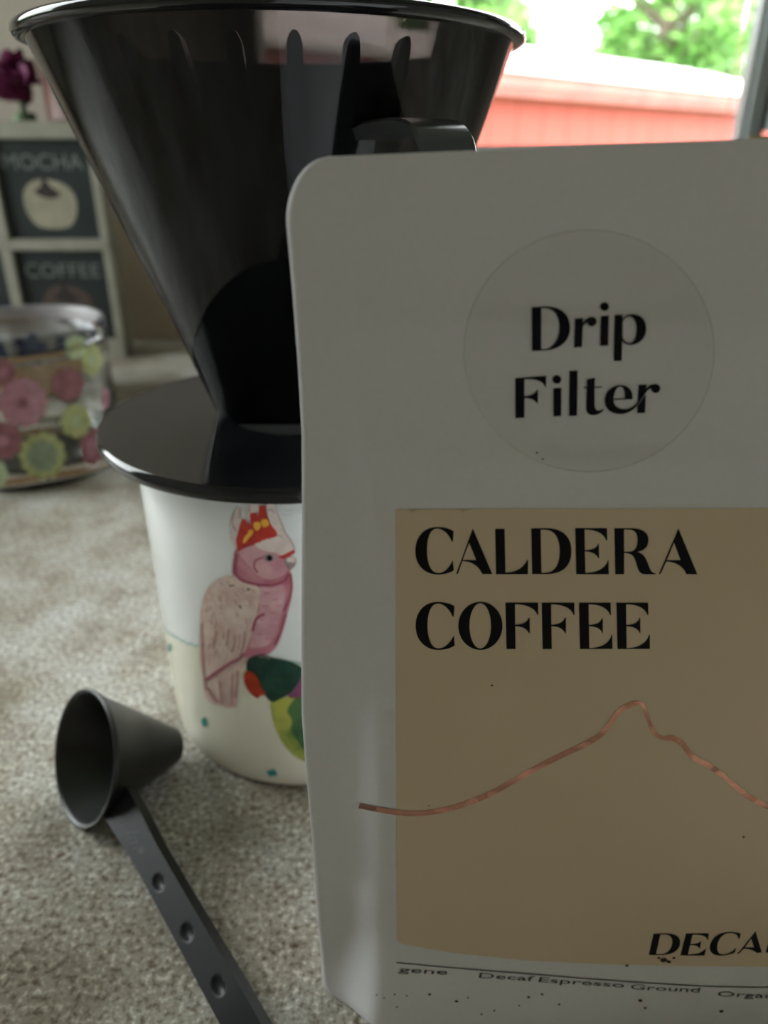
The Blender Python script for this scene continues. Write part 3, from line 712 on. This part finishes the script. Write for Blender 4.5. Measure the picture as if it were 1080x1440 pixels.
# floor of the cone with its outlet
MB().box(CX-.023, CX+.023, CY-.0045, CY+.0045, ZD-.0018, ZD+.0040).build('cone_floor', M_blk, dr, bevel=.001)
NR = 30
for i in range(NR):
    a = 2*pi*(i+.35)/NR; v = []; f = []; K = 14
    for k in range(K+1):
        s = (.03, .1, .2, .3, .4, .5, .6, .7, .8, .88, .925, .945, .957, .964, .967)[k]; w = .0017*min(1, .3+s)*(1, .93, .75, .45, .15)[max(0, k-K+4)]; d_ = .0024*(1 if k < K-1 else .4)
        c = cone_pt(a, s, .0021); c2 = cone_pt(a+.01, s, .0021); t = (c2-c).normalized(); inn = Vector((CX-c.x, CY-c.y, 0)).normalized()
        v += [c-t*w, c-t*w+inn*d_, c+t*w+inn*d_, c+t*w]
    for k in range(K):
        for e in range(4): f.append((k*4+e, k*4+(e+1) % 4, k*4+4+(e+1) % 4, k*4+4+e))
    f += [(0, 1, 2, 3), (K*4+3, K*4+2, K*4+1, K*4)]
    MB().add(v, f).build('rib', M_rib, dr, smooth=40)
# rolled rim
rp = [(RR-.0022, .2266), (RR-.0005, .2262), (RR+.0010, .2264), (RR+.0024, .2268), (RR+.0029, .2277), (RR+.0027, .2287), (RR+.0018, .2293), (RR+.0002, .2295), (RR-.0016, .2292), (RR-.0024, .2282)]
MB().lathe(rp, 160, CX, CY).build('rim', M_blk, dr, smooth=70)
# strap handle on the side towards the bag
ha = radians(-58); hd = Vector((cos(ha), sin(ha), 0)); ht = Vector((-sin(ha), cos(ha), 0))
M_hnd = noisy('dark_grey_plastic', (.030, .032, .034), (.036, .038, .040), 30, .22)
hp = [(.052, .2040), (.060, .2052), (.072, .2055), (.0785, .2035), (.0812, .1985), (.0815, .185), (.0810, .165), (.0795, .148), (.0760, .138), (.0700, .1345), (.0600, .1335), (.040, .1330)]
hp = smooth_open(hp, 5); v = []; f = []
for i, (r, z) in enumerate(hp):
    a0 = hp[max(0, i-1)]; a1 = hp[min(len(hp)-1, i+1)]; dx, dz = a1[0]-a0[0], a1[1]-a0[1]; l = hypot(dx, dz); nx, nz = -dz/l, dx/l
    base = Vector((CX, CY, 0))
    for (w, o) in ((-.0068, 0), (-.0075, .0010), (-.0068, .0016), (.0068, .0016), (.0075, .0010), (.0068, 0), (.0060, -.0012), (-.0060, -.0012)):
        v.append(base+hd*(r+nx*o)+ht*w+Vector((0, 0, z+nz*o)))
m8 = 8
for i in range(len(hp)-1):
    for e in range(m8): f.append((i*m8+e, i*m8+(e+1) % m8, (i+1)*m8+(e+1) % m8, (i+1)*m8+e))
f += [tuple(range(m8)), tuple(range((len(hp)-1)*m8, len(hp)*m8))]
MB().add(v, f).build('handle', M_hnd, dr, smooth=40)

# ------------------------------------------------------------------ coffee scoop
M_scoop = noisy('dark_grey_scoop_plastic', (.008, .008, .0085), (.012, .012, .013), 60, .38)
M_shandle = noisy('grey_scoop_handle_plastic', (.010, .011, .013), (.013, .014, .016), 60, .45, Specular_IOR_Level=.32)
SR = .0222; TI = radians(24); AZ = radians(-139); SL = .0340
nv = Vector((cos(AZ)*cos(TI), sin(AZ)*cos(TI), sin(TI)))
tv = Vector((-sin(AZ), cos(AZ), 0)); uv = nv.cross(tv); uv = uv if uv.z > 0 else -uv
sc_c = Vector((-.0994, .1850, SR*cos(TI)+.0001)); av = -nv
scoop = empty('coffee_scoop', (-.075, .165, 0), label='dark grey plastic coffee scoop lying on its side in front of the cup', cat='scoop')
rb = SR-tan(TI)*SL
def ringpts(d, r, n=64): return [sc_c+av*d+tv*(r*cos(2*pi*i/n))+uv*(r*sin(2*pi*i/n)) for i in range(n)]
rings = [(0, SR-.0012), (-.0003, SR-.0004), (.0, SR), (.0012, SR-.0002), (.0016, SR-.0010), (SL*.5, SR-.0010-(SR-rb)*.5+.0004), (SL-.002, rb), (SL-.0004, rb-.0008), (SL, rb-.0025), (SL, 0), (SL-.0018, 0), (SL-.0018, rb-.003), (SL*.5, SR-(SR-rb)*.5-.0022), (.001, SR-.0016)]
v = []; f = []; n = 64; idx = []
for d, r in rings:
    if r == 0: idx.append([len(v)]*n); v.append(sc_c+av*d)
    else: idx.append(list(range(len(v), len(v)+n))); v += ringpts(d, r)
for k in range(len(rings)):
    l = (k+1) % len(rings)
    for i in range(n):
        j = (i+1) % n; qd = []
        for t in (idx[k][i], idx[k][j], idx[l][j], idx[l][i]):
            if t not in qd: qd.append(t)
        if len(qd) > 2: f.append(tuple(qd))
MB().add(v, f).build('bowl', M_scoop, scoop, smooth=50)
# handle: flat bar with turned-down lips and three dimples; traced where its faces lie
hl0 = on_z(164, 1130, .0150); hl1 = on_z(317, 1402, .0055)
hdv = (hl1-hl0); hlen = hdv.length; hdv.normalize()
hs = hdv.cross(Vector((0, 0, 1))).normalized()      # towards the left of the picture / camera
hs = -hs if hs.x > 0 else hs
hup = hs.cross(hdv); hup = hup if hup.z > 0 else -hup
roll = radians(33); hs, hup = hs*cos(roll)-hup*sin(roll), hup*cos(roll)+hs*sin(roll)
def hw(t): return .0052-.0010*sst(0, .35, t)+.0002*sst(.6, 1, t)
def hpos(t, s, u):
    c = hl0+hdv*(t*hlen)
    if t > 1.0: c = c+Vector((0, 0, -.0016*((t-1)/.25)**2))
    return c+hs*s+hup*u
dim = []
for (x, y) in ((223, 1241), (263, 1311), (307, 1386)):
    P = on_z(x, y, .009); tt = (P-hl0).dot(hdv)/hlen
    # refine on the handle plane
    d = ray(x, y); P = CO+d*((hl0-CO).dot(hup)/d.dot(hup)); dim.append(((P-hl0).dot(hdv)/hlen, (P-hl0).dot(hs)))
tw = 1.22; NT, NS = 220, 18; v = []; f = []
for i in range(NT+1):
    t = -.035+(tw+.035)*i/NT; W_ = hw(t)
    if t > tw-.05: W_ *= sqrt(max(.02, 1-((t-tw+.05)/.05)**2))
    for k in range(NS+1):
        s = -W_+2*W_*k/NS; u = 0
        for dt, ds in dim:
            rr = hypot((t-dt)*hlen/.0026, (s-ds)/.0016)
            if rr < 1: u -= .0009*(1-rr*rr)**.6
        v.append(hpos(t, s, u))
st_ = NS+1
for i in range(NT):
    for k in range(NS): a = i*st_+k; f.append((a, a+1, a+st_+1, a+st_))
# skirts
nb = len(v)
for i in range(NT+1):
    t = -.035+(tw+.035)*i/NT; W_ = hw(t)
    if t > tw-.05: W_ *= sqrt(max(.02, 1-((t-tw+.05)/.05)**2))
    c = hpos(t, -W_, 0); dp = min(.0048, max(.0006, (c.z-.0003)/cos(roll))); dq = .0010
    v += [hpos(t, -W_-.0006, -dp), hpos(t, -W_+.0008, -dp), hpos(t, -W_+.0010, -.0013), hpos(t, W_-.0010, -.0013), hpos(t, W_-.0010, -dq-.0004), hpos(t, W_+.0001, -dq)]
for i in range(NT):
    a = nb+i*6; c0 = i*st_
    f.append((c0, c0+st_, a+6, a))
    for e in range(5): f.append((a+e, a+e+6, a+e+7, a+e+1))
    f.append((a+5, a+11, c0+st_+NS, c0+NS))
f.append(tuple([nb+e for e in range(6)][::-1]+list(range(0, NS+1))))
f.append(tuple([nb+NT*6+e for e in range(6)]+list(range(NT*st_, NT*st_+NS+1))[::-1]))
MB().add(v, f).build('handle', M_shandle, scoop, smooth=45)
# moulded marks near the bowl
M_mould = mat('moulded_mark', (.012, .012, .014), .5)
def scoop_surf(px, py, lift=0):
    d = ray(px, py); return CO+d*((hl0-CO).dot(hup)/d.dot(hup))+hup*lift
ml = []
for (x, y, dx, dy) in [(161, 1146, 16, -3), (166, 1155, 16, -6), (168, 1162, 9, -5), (176, 1172, 20, -3), (178, 1179, 9, -1), (182, 1186, 12, -2), (186, 1193, 8, -1), (178, 1152, 4, -8), (189, 1176, 3, 9)]:
    ml.append([ribbon([(x, y), (x+dx*.5, y+dy*.3), (x+dx, y+dy)], 2.0)])
ml.append([ell(199, 1196, 4, 5)])
decal('moulded_marks', ml, scoop_surf, .00008, M_mould, scoop, 60)

# ------------------------------------------------------------------ flowered glass
JX, JY, JR, JH = -.250, .500, .059, .090
def clear_glass():
    m = mat('clear_glass', (.95, .97, .96), .02, IOR=1.45, Transmission_Weight=1.0); return m
M_glass = clear_glass()
jar = empty('glass_tumbler', (JX, JY, 0), label='clear glass tumbler printed with pink and yellow-green flowers', cat='glass')
prof = [(0, .0015), (.050, .0012), (.053, .0), (.056, .0006), (JR-.0008, .006), (JR, .014), (JR, JH-.004), (JR+.0006, JH-.001), (JR-.0006, JH), (JR-.002, JH-.001), (JR-.0026, JH-.006), (JR-.0026, .018), (JR-.008, .011), (0, .010)]
lathe_cap(prof, 96, (JX, JY, 0)).build('glass_body', M_glass, jar, smooth=50)
def jar_surf(px, py, lift=0):
    d = ray(px, py); r = JR+.0003+lift
    A = d.x*d.x+d.y*d.y; B = -2*(d.x*JX+d.y*JY); C = JX*JX+JY*JY-r*r; D = B*B-4*A*C
    if D < 0:
        t = -B/(2*A); P = CO+d*t; q = Vector((P.x-JX, P.y-JY)).normalized()*r; return Vector((JX+q.x, JY+q.y, P.z))
    return CO+d*((-B-sqrt(D))/(2*A))
def jar_tz(px, py, lift=0):   # (angle*R, z) plane -> surface, for the flowers round the back
    a = px/JR; r = JR+.0003+lift; return Vector((JX+r*cos(a), JY+r*sin(a), py))
def fm(name, c): return noisy(name, c, tuple(min(1, x*1.35+.03) for x in c), 160, .3)
F_pink, F_rose, F_yel, F_grn, F_wht = fm('pink_petals', (.42, .19, .26)), fm('rose_petals', (.27, .10, .13)), fm('yellow_green_petals', (.40, .43, .19)), fm('sage_centre', (.22, .27, .19)), fm('pale_green_petals', (.42, .50, .32))
def scallop(cx, cy, r, n, d=.12, ph=0, ky=1):
    return [(cx+r*(1-d+d*abs(cos(n*a/2+ph)))*cos(a), cy+ky*r*(1-d+d*abs(cos(n*a/2+ph)))*sin(a)) for a in (2*pi*i/(n*6) for i in range(n*6))]
def flower(x, y, r, n, m, mc, surf, step, kx=1.0, rc=.35):
    def sq(l): return [(x+(a-x)*kx, b_) for a, b_ in l]
    fl = decal('printed_flower', [[sq(scallop(x, y, r, n, .14))]], surf, 0, m, jar, step)
    decal('flower_centre', [[sq(scallop(x, y, r*rc, max(6, n-3), .12, 1))]], surf, .0002, mc, fl_fix(fl), step)
    return fl
def fl_fix(o): return o
for x, y, r, n, m, mc, kx, rc in ((32, 566, 36, 13, F_pink, F_rose, 1, .22), (95, 541, 25, 9, F_rose, F_rose, .95, .3), (107, 592, 25, 8, F_yel, F_wht, .9, .35), (60, 641, 34, 12, F_yel, F_grn, 1, .66), (4, 620, 28, 11, F_rose, F_pink, 1, .3),
    (129, 628, 28, 9, F_rose, F_pink, .6, .5), (107, 488, 18, 7, F_wht, F_yel, .9, .4), (129, 506, 24, 8, F_yel, F_wht, .6, .4), (3, 524, 20, 9, F_rose, F_pink, 1, .4), (-12, 668, 24, 9, F_wht, F_yel, 1, .4), (148, 560, 16, 7, F_pink, F_rose, .35, .4)):
    flower(x, y, r, n, m, mc, jar_surf, 10, kx, rc)
random.seed(9)
for i in range(4):
    a = radians(30+i*50+random.uniform(-5, 5)); z = random.choice((.026, .046, .066)); m, mc = random.choice(((F_pink, F_rose), (F_rose, F_pink), (F_yel, F_grn), (F_wht, F_yel)))
    flower(a*JR, z, random.uniform(.008, .012), 9, m, mc, jar_tz, .004)

# patterned bowl standing behind the tumbler
PX, PY, PR, PH = -.312, .640, .068, .073
bw = empty('patterned_bowl', (PX, PY, 0), label='blue, white and orange patterned bowl behind the flowered glass', cat='bowl')
M_bowl_o = noisy('orange_glaze', (.50, .25, .09), (.58, .32, .13), 40, .3)
M_bowl_w = noisy('white_glaze', (.34, .33, .35), (.42, .40, .41), 40, .25)
M_blue = noisy('cobalt_glaze', (.025, .035, .13), (.04, .06, .20), 60, .25)
prof = [(0, .004), (.030, .003), (.032, .0), (.038, .0), (.040, .004), (.050, .018), (.062, .038), (PR-.001, .050), (PR, PH-.002), (PR-.0015, PH), (PR-.003, PH-.002), (PR-.005, .050), (.050, .030), (.030, .010), (0, .009)]
lathe_cap(prof, 72, (PX, PY, 0)).build('bowl_body', M_bowl_o, bw, smooth=50)
MB().lathe([(PR-.0005, .0510), (PR+.0004, .0510), (PR+.0008, PH-.0035), (PR, PH-.0032)], 96, PX, PY).build('white_band', M_bowl_w, bw, smooth=50)
MB().lathe([(PR-.0035, PH-.0025), (PR-.0062, PH-.0020), (PR-.0068, .052), (.048, .031), (.047, .034)], 72, PX, PY, closed=False).build('lining', M_bowl_w, bw, smooth=50)
MB().lathe([(PR-.0034, PH-.0022), (PR-.0032, PH+.0004), (PR-.0008, PH+.0006), (PR+.0004, PH-.0008), (PR+.0009, PH-.0036), (PR+.0004, PH-.0040), (PR-.0045, PH-.0040)], 72, PX, PY).build('lip', M_bowl_w, bw, smooth=60)
def bowl_s(u, z, lift=0): a = u/PR; r = PR+.0010+lift; return Vector((PX+r*cos(a), PY+r*sin(a), z))
for i in range(18):
    u = (-pi+2*pi*i/18)*PR
    if i % 3 == 0: sh = scallop(u, .0625, .0125, 5, .45)
    else: sh = [(u-.004, .052), (u+.004, .052), (u+.0062, .060), (u+.003, .069), (u-.003, .069), (u-.0062, .060)]
    decal('blue_motif', [[sh]], bowl_s, 0, M_blue, bw, .006)

# ------------------------------------------------------------------ framed picture box on the counter
M_frame = noisy('cream_painted_wood', (.25, .24, .19), (.30, .29, .235), 50, .55, bp=.1)
M_panel = noisy('black_green_panel', (.010, .016, .018), (.016, .024, .025), 30, .4)
M_pcup = noisy('cream_picture_ink', (.27, .245, .175), (.34, .31, .23), 60, .5)
M_pdark = mat('dark_brown_picture_ink', (.02, .012, .010), .5)
M_ptxt = mat('grey_green_lettering', (.16, .18, .17), .5)
M_pbrown = mat('brown_picture_ink', (.07, .045, .035), .5)
FY = .800; FX1 = -.2810; px0 = -.3830; px1 = -.2890
box = empty('picture_box', (-.43, FY+.04, 0), label='cream framed box with dark coffee picture panels standing against the wall', cat='box')
rows_ = ((.0200, .1110), (.1220, .2135)); cols = ((px0-.1085, px0-.011), (px0, px1))
XA = cols[0][0]-.013
b = MB(); b.box(XA, FX1, FY+.010, FY+.030, .0, .2285); b.build('box_body', M_frame, box, bevel=.001)
b = MB(); b.box(XA, FX1, FY, FY+.0098, .2135, .2290); b.build('top_rail', M_frame, box, bevel=.001)
b = MB(); b.box(XA, FX1, FY, FY+.0098, .0, .0200); b.build('bottom_rail', M_frame, box, bevel=.001)
b = MB(); b.box(XA, FX1, FY, FY+.0098, .1110, .1220); b.build('middle_rail', M_frame, box, bevel=.001)
for xa, xb in ((XA, cols[0][0]), (cols[0][1], cols[1][0]), (cols[1][1], FX1)):
    for za, zb in rows_: MB().box(xa, xb, FY, FY+.0098, za+.0001, zb-.0001).build('stile', M_frame, box)
def flat_y(Y):
    return lambda x, y, lift=0: Vector((x, Y-lift, y))
pf = flat_y(FY+.0058)
for ci, (xa, xb) in enumerate(cols):
    for ri, (za, zb) in enumerate(rows_):
        pn = MB().box(xa+.0002, xb-.0002, FY+.006, FY+.0098, za+.0002, zb-.0002).build('panel', M_panel, box)
        cx = (xa+xb)/2; w = xb-xa
        up = ri == 1
        text_shape(('MOCHA' if up else 'COFFEE') if ci == 1 else ('LATTE' if up else 'TEA'), xa+w*.08, xb-w*.08, 0, 0, -1, 'lettering', pn, lambda x, y, l, zb=zb: Vector((x, FY+.0055, zb-.027+y*.014)), 0, M_ptxt) if ci == 1 else None
        c_in, c_low = (M_pcup, M_pcup) if up else (M_pbrown, M_pbrown)
        decal('cup_picture', [[smooth_loop([(cx-.026, za+.040), (cx-.024, za+.022), (cx-.013, za+.011), (cx+.013, za+.011), (cx+.024, za+.022), (cx+.026, za+.040), (cx+.016, za+.052), (cx-.004, za+.056), (cx-.018, za+.052)], 4)]], pf, .0001, c_in, pn, .01)
        decal('topping_picture', [[smooth_loop([(cx-.014, za+.044), (cx-.006, za+.050), (cx-.003, za+.060), (cx+.003, za+.050), (cx+.012, za+.042), (cx, za+.038)], 4)]], pf, .0003, M_pdark, pn, .01)

# magenta artificial flower and rust-red tin on the box
random.seed(3)
M_mag = noisy('magenta_fabric_petal', (.11, .010, .055), (.19, .018, .10), 60, .7)
M_stem = mat('green_stem', (.05, .10, .03), .6)
TOPZ = .2291
fl = empty('artificial_flower', (-.358, .835, TOPZ), label='magenta fabric flower on top of the cream framed box', cat='flower')
C0 = Vector((-.358, .835, TOPZ+.036)); pv = []; pf_ = []
for k in range(46):
    th = random.uniform(0, 2*pi); ph = random.uniform(-.7, 1.4); d = Vector((cos(th)*cos(ph), sin(th)*cos(ph), sin(ph))); r = random.uniform(.018, .030)
    s_ = d.orthogonal().normalized(); s_ = Matrix.Rotation(random.uniform(0, 6.28), 3, d) @ s_; t_ = d.cross(s_); w = .011
    vv = []
    for a in range(5):
        u = a/4
        for e in (-1, 0, 1):
            vv.append(C0+d*(r*(.3+.7*u))+s_*(e*w*sin(pi*(.15+.75*u)))+t_*(.006*u*u)+d*(-.002*abs(e)))
    MB().add([tuple(x) for x in vv], [(a*3+e, a*3+e+1, a*3+e+4, a*3+e+3) for a in range(4) for e in (0, 1)]).build('petal', M_mag, fl, smooth=70)
MB().tube([(-.358, .835, TOPZ+.0002), (-.358, .835, TOPZ+.038)], .0035, 8).lathe([(0.001, 0), (.012, 0), (.010, .008), (.001, .009)], 16, -.358, .835, TOPZ+.0001).build('stem', M_stem, fl, smooth=50)
M_rust = noisy('rust_red_tin', (.09, .025, .02), (.12, .04, .03), 26, .45)
tin = empty('tin', (-.2975, .842, TOPZ), label='rust red tin beside the magenta flower on the cream box', cat='tin')
lathe_cap([(0, 0), (.037, 0), (.038, .001), (.038, .046), (.0385, .047), (.0385, .049), (.037, .050), (0, .050)], 48, (-.2975, .842, TOPZ+.0001)).build('tin_body', M_rust, tin, smooth=40)
M_lid = noisy('brown_lid', (.12, .07, .055), (.15, .09, .07), 26, .45)
lathe_cap([(0, 0), (.0395, 0), (.0398, .001), (.0398, .012), (.038, .0135), (0, .0138)], 48, (-.2975, .842, TOPZ+.0502)).build('lid', M_lid, tin, smooth=40, label='brown lid')

# ------------------------------------------------------------------ outdoors
M_grass = noisy('grass', (.06, .13, .03), (.12, .22, .06), 2, .9)
MB().box(-60, 60, YB+T+.01, 90, -1.45, -1.25).build('ground', M_grass, kind='structure')
MB().box(-60, XL-T-.01, -40, YB+T+.009, -1.45, -1.25).build('ground', M_grass, kind='structure')
M_red = noisy('red_painted_boards', (.38, .046, .029), (.42, .052, .033), 1.2, .6)
M_roof = noisy('white_metal_roof', (.80, .80, .78), (.86, .86, .85), 1, .45)
M_fascia = noisy('weathered_red_fascia', (.30, .09, .08), (.36, .13, .11), 3, .6)
A = Vector((1.39, 9.3, 0)); Bv = Vector((5.2, 12.7, 0)); dv = (Bv-A).normalized(); nb_ = Vector((-dv.y, dv.x, 0))
A = A-dv*5.0; LEN = 14.0
barn = empty('barn', tuple(A+dv*LEN/2+nb_*1.6+Vector((0, 0, -1.25))), label='long red barn with a white roof outside the window', cat='building')
def bq(s, d, z): return A+dv*s+nb_*d+Vector((0, 0, z))
def bbox(m, s0, s1, d0, d1, z0, z1, m2=None):
    v = [bq(s, d, z) for z in (z0, z1) for d in (d0, d1) for s in (s0, s1)]
    return m.add(v, [(0, 2, 3, 1), (4, 5, 7, 6), (0, 1, 5, 4), (2, 6, 7, 3), (0, 4, 6, 2), (1, 3, 7, 5)])
bbox(MB(), 0, LEN, .35, 5.6, -1.25, .97).build('wall', M_red, barn)
for i in range(28): bbox(MB(), i*.5+.01, i*.5+.499, .30, .35, -1.24, .96).build('board', M_red, barn)
bbox(MB(), -.1, LEN+.1, .0, .30, .78, .86).build('soffit', M_fascia, barn)
bbox(MB(), -.1, LEN+.1, -.05, 0, .86, 1.0).build('fascia', M_fascia, barn)
v = [bq(-.2, -.1, 1.0), bq(LEN+.2, -.1, 1.0), bq(LEN+.2, 3.0, 1.72), bq(-.2, 3.0, 1.72), bq(-.2, 6.1, 1.0), bq(LEN+.2, 6.1, 1.0)]
v += [x+Vector((0, 0, .06)) for x in v]
MB().add(v, [(0, 1, 2, 3), (3, 2, 5, 4), (6, 9, 8, 7), (9, 10, 11, 8), (0, 6, 7, 1), (4, 5, 11, 10), (0, 3, 9, 6), (3, 4, 10, 9), (1, 7, 8, 2), (2, 8, 11, 5)]).build('roof', M_roof, barn)
M_leaf = noisy('green_leaves', (.10, .26, .05), (.26, .48, .12), 1.3, .6)
M_leaf2 = noisy('pale_green_leaves', (.22, .40, .14), (.38, .56, .24), 1.3, .6)
M_bark = noisy('brown_bark', (.14, .10, .075), (.22, .17, .13), 4, .9, bp=.4)
def tree(x, y, h, tr, n, rx, m, seed, label, zc=None, ls=.24):
    random.seed(seed); G0 = -1.25
    t = empty('tree', (x, y, G0), label=label, cat='tree')
    mb = MB(); top = G0+h
    mb.tube([(x, y, G0), (x+.08, y, G0+h*.3), (x-.05, y+.1, G0+h*.6), (x+.1, y, G0+h*.9)], [tr, tr*.8, tr*.5, tr*.15], 12)
    for k in range(9):
        a = random.uniform(0, 6.28); z = G0+h*random.uniform(.3, .7)
        mb.tube([(x, y, z), (x+cos(a)*rx*.4, y+sin(a)*rx*.4, z+h*.08), (x+cos(a)*rx*.8, y+sin(a)*rx*.8, z+h*.18)], [tr*.35, tr*.2, tr*.05], 6)
    mb.build('trunk', M_bark, t, smooth=60)
    vs = []; fs = []
    cl = []
    for k in range(60):
        a = random.uniform(0, 6.28); r = rx*sqrt(random.random()); zz = random.uniform(.28, 1.0); cl.append((x+cos(a)*r*(1.15-zz*.6), y+sin(a)*r*(1.15-zz*.6), G0+h*zz, random.uniform(.5, 1.0)))
    for k in range(n):
        c = random.choice(cl); d = Vector((random.gauss(0, 1), random.gauss(0, 1), random.gauss(0, .8)))*c[3]*.45
        p = Vector(c[:3])+d; q1 = Vector((random.gauss(0, 1), random.gauss(0, 1), random.gauss(0, 1))).normalized(); q2 = q1.orthogonal().normalized(); s = ls*random.uniform(.6, 1.3)
        i0 = len(vs); vs += [p-q1*s, p+q2*s*.5, p+q1*s, p-q2*s*.5]; fs.append((i0, i0+1, i0+2, i0+3))
    mesh_obj('foliage', vs, fs, m, t, kind='stuff')
tree(8.9, 27.5, 10.5, .44, 11000, 3.4, M_leaf, 1, 'green leafy tree with a brown trunk rising just behind the barn roof')
tree(3.6, 36.5, 9.5, .36, 11000, 3.2, M_leaf, 2, 'leafy green tree behind the barn, left of the tree with the broad trunk')
tree(14.6, 35.5, 10.5, .40, 5000, 4.2, M_leaf2, 3, 'thin pale green tree near the white window mullion with sky gaps')
tree(-8.0, 33, 9, .36, 3000, 4.0, M_leaf2, 4, 'sparse pale green tree behind the dripper rim')
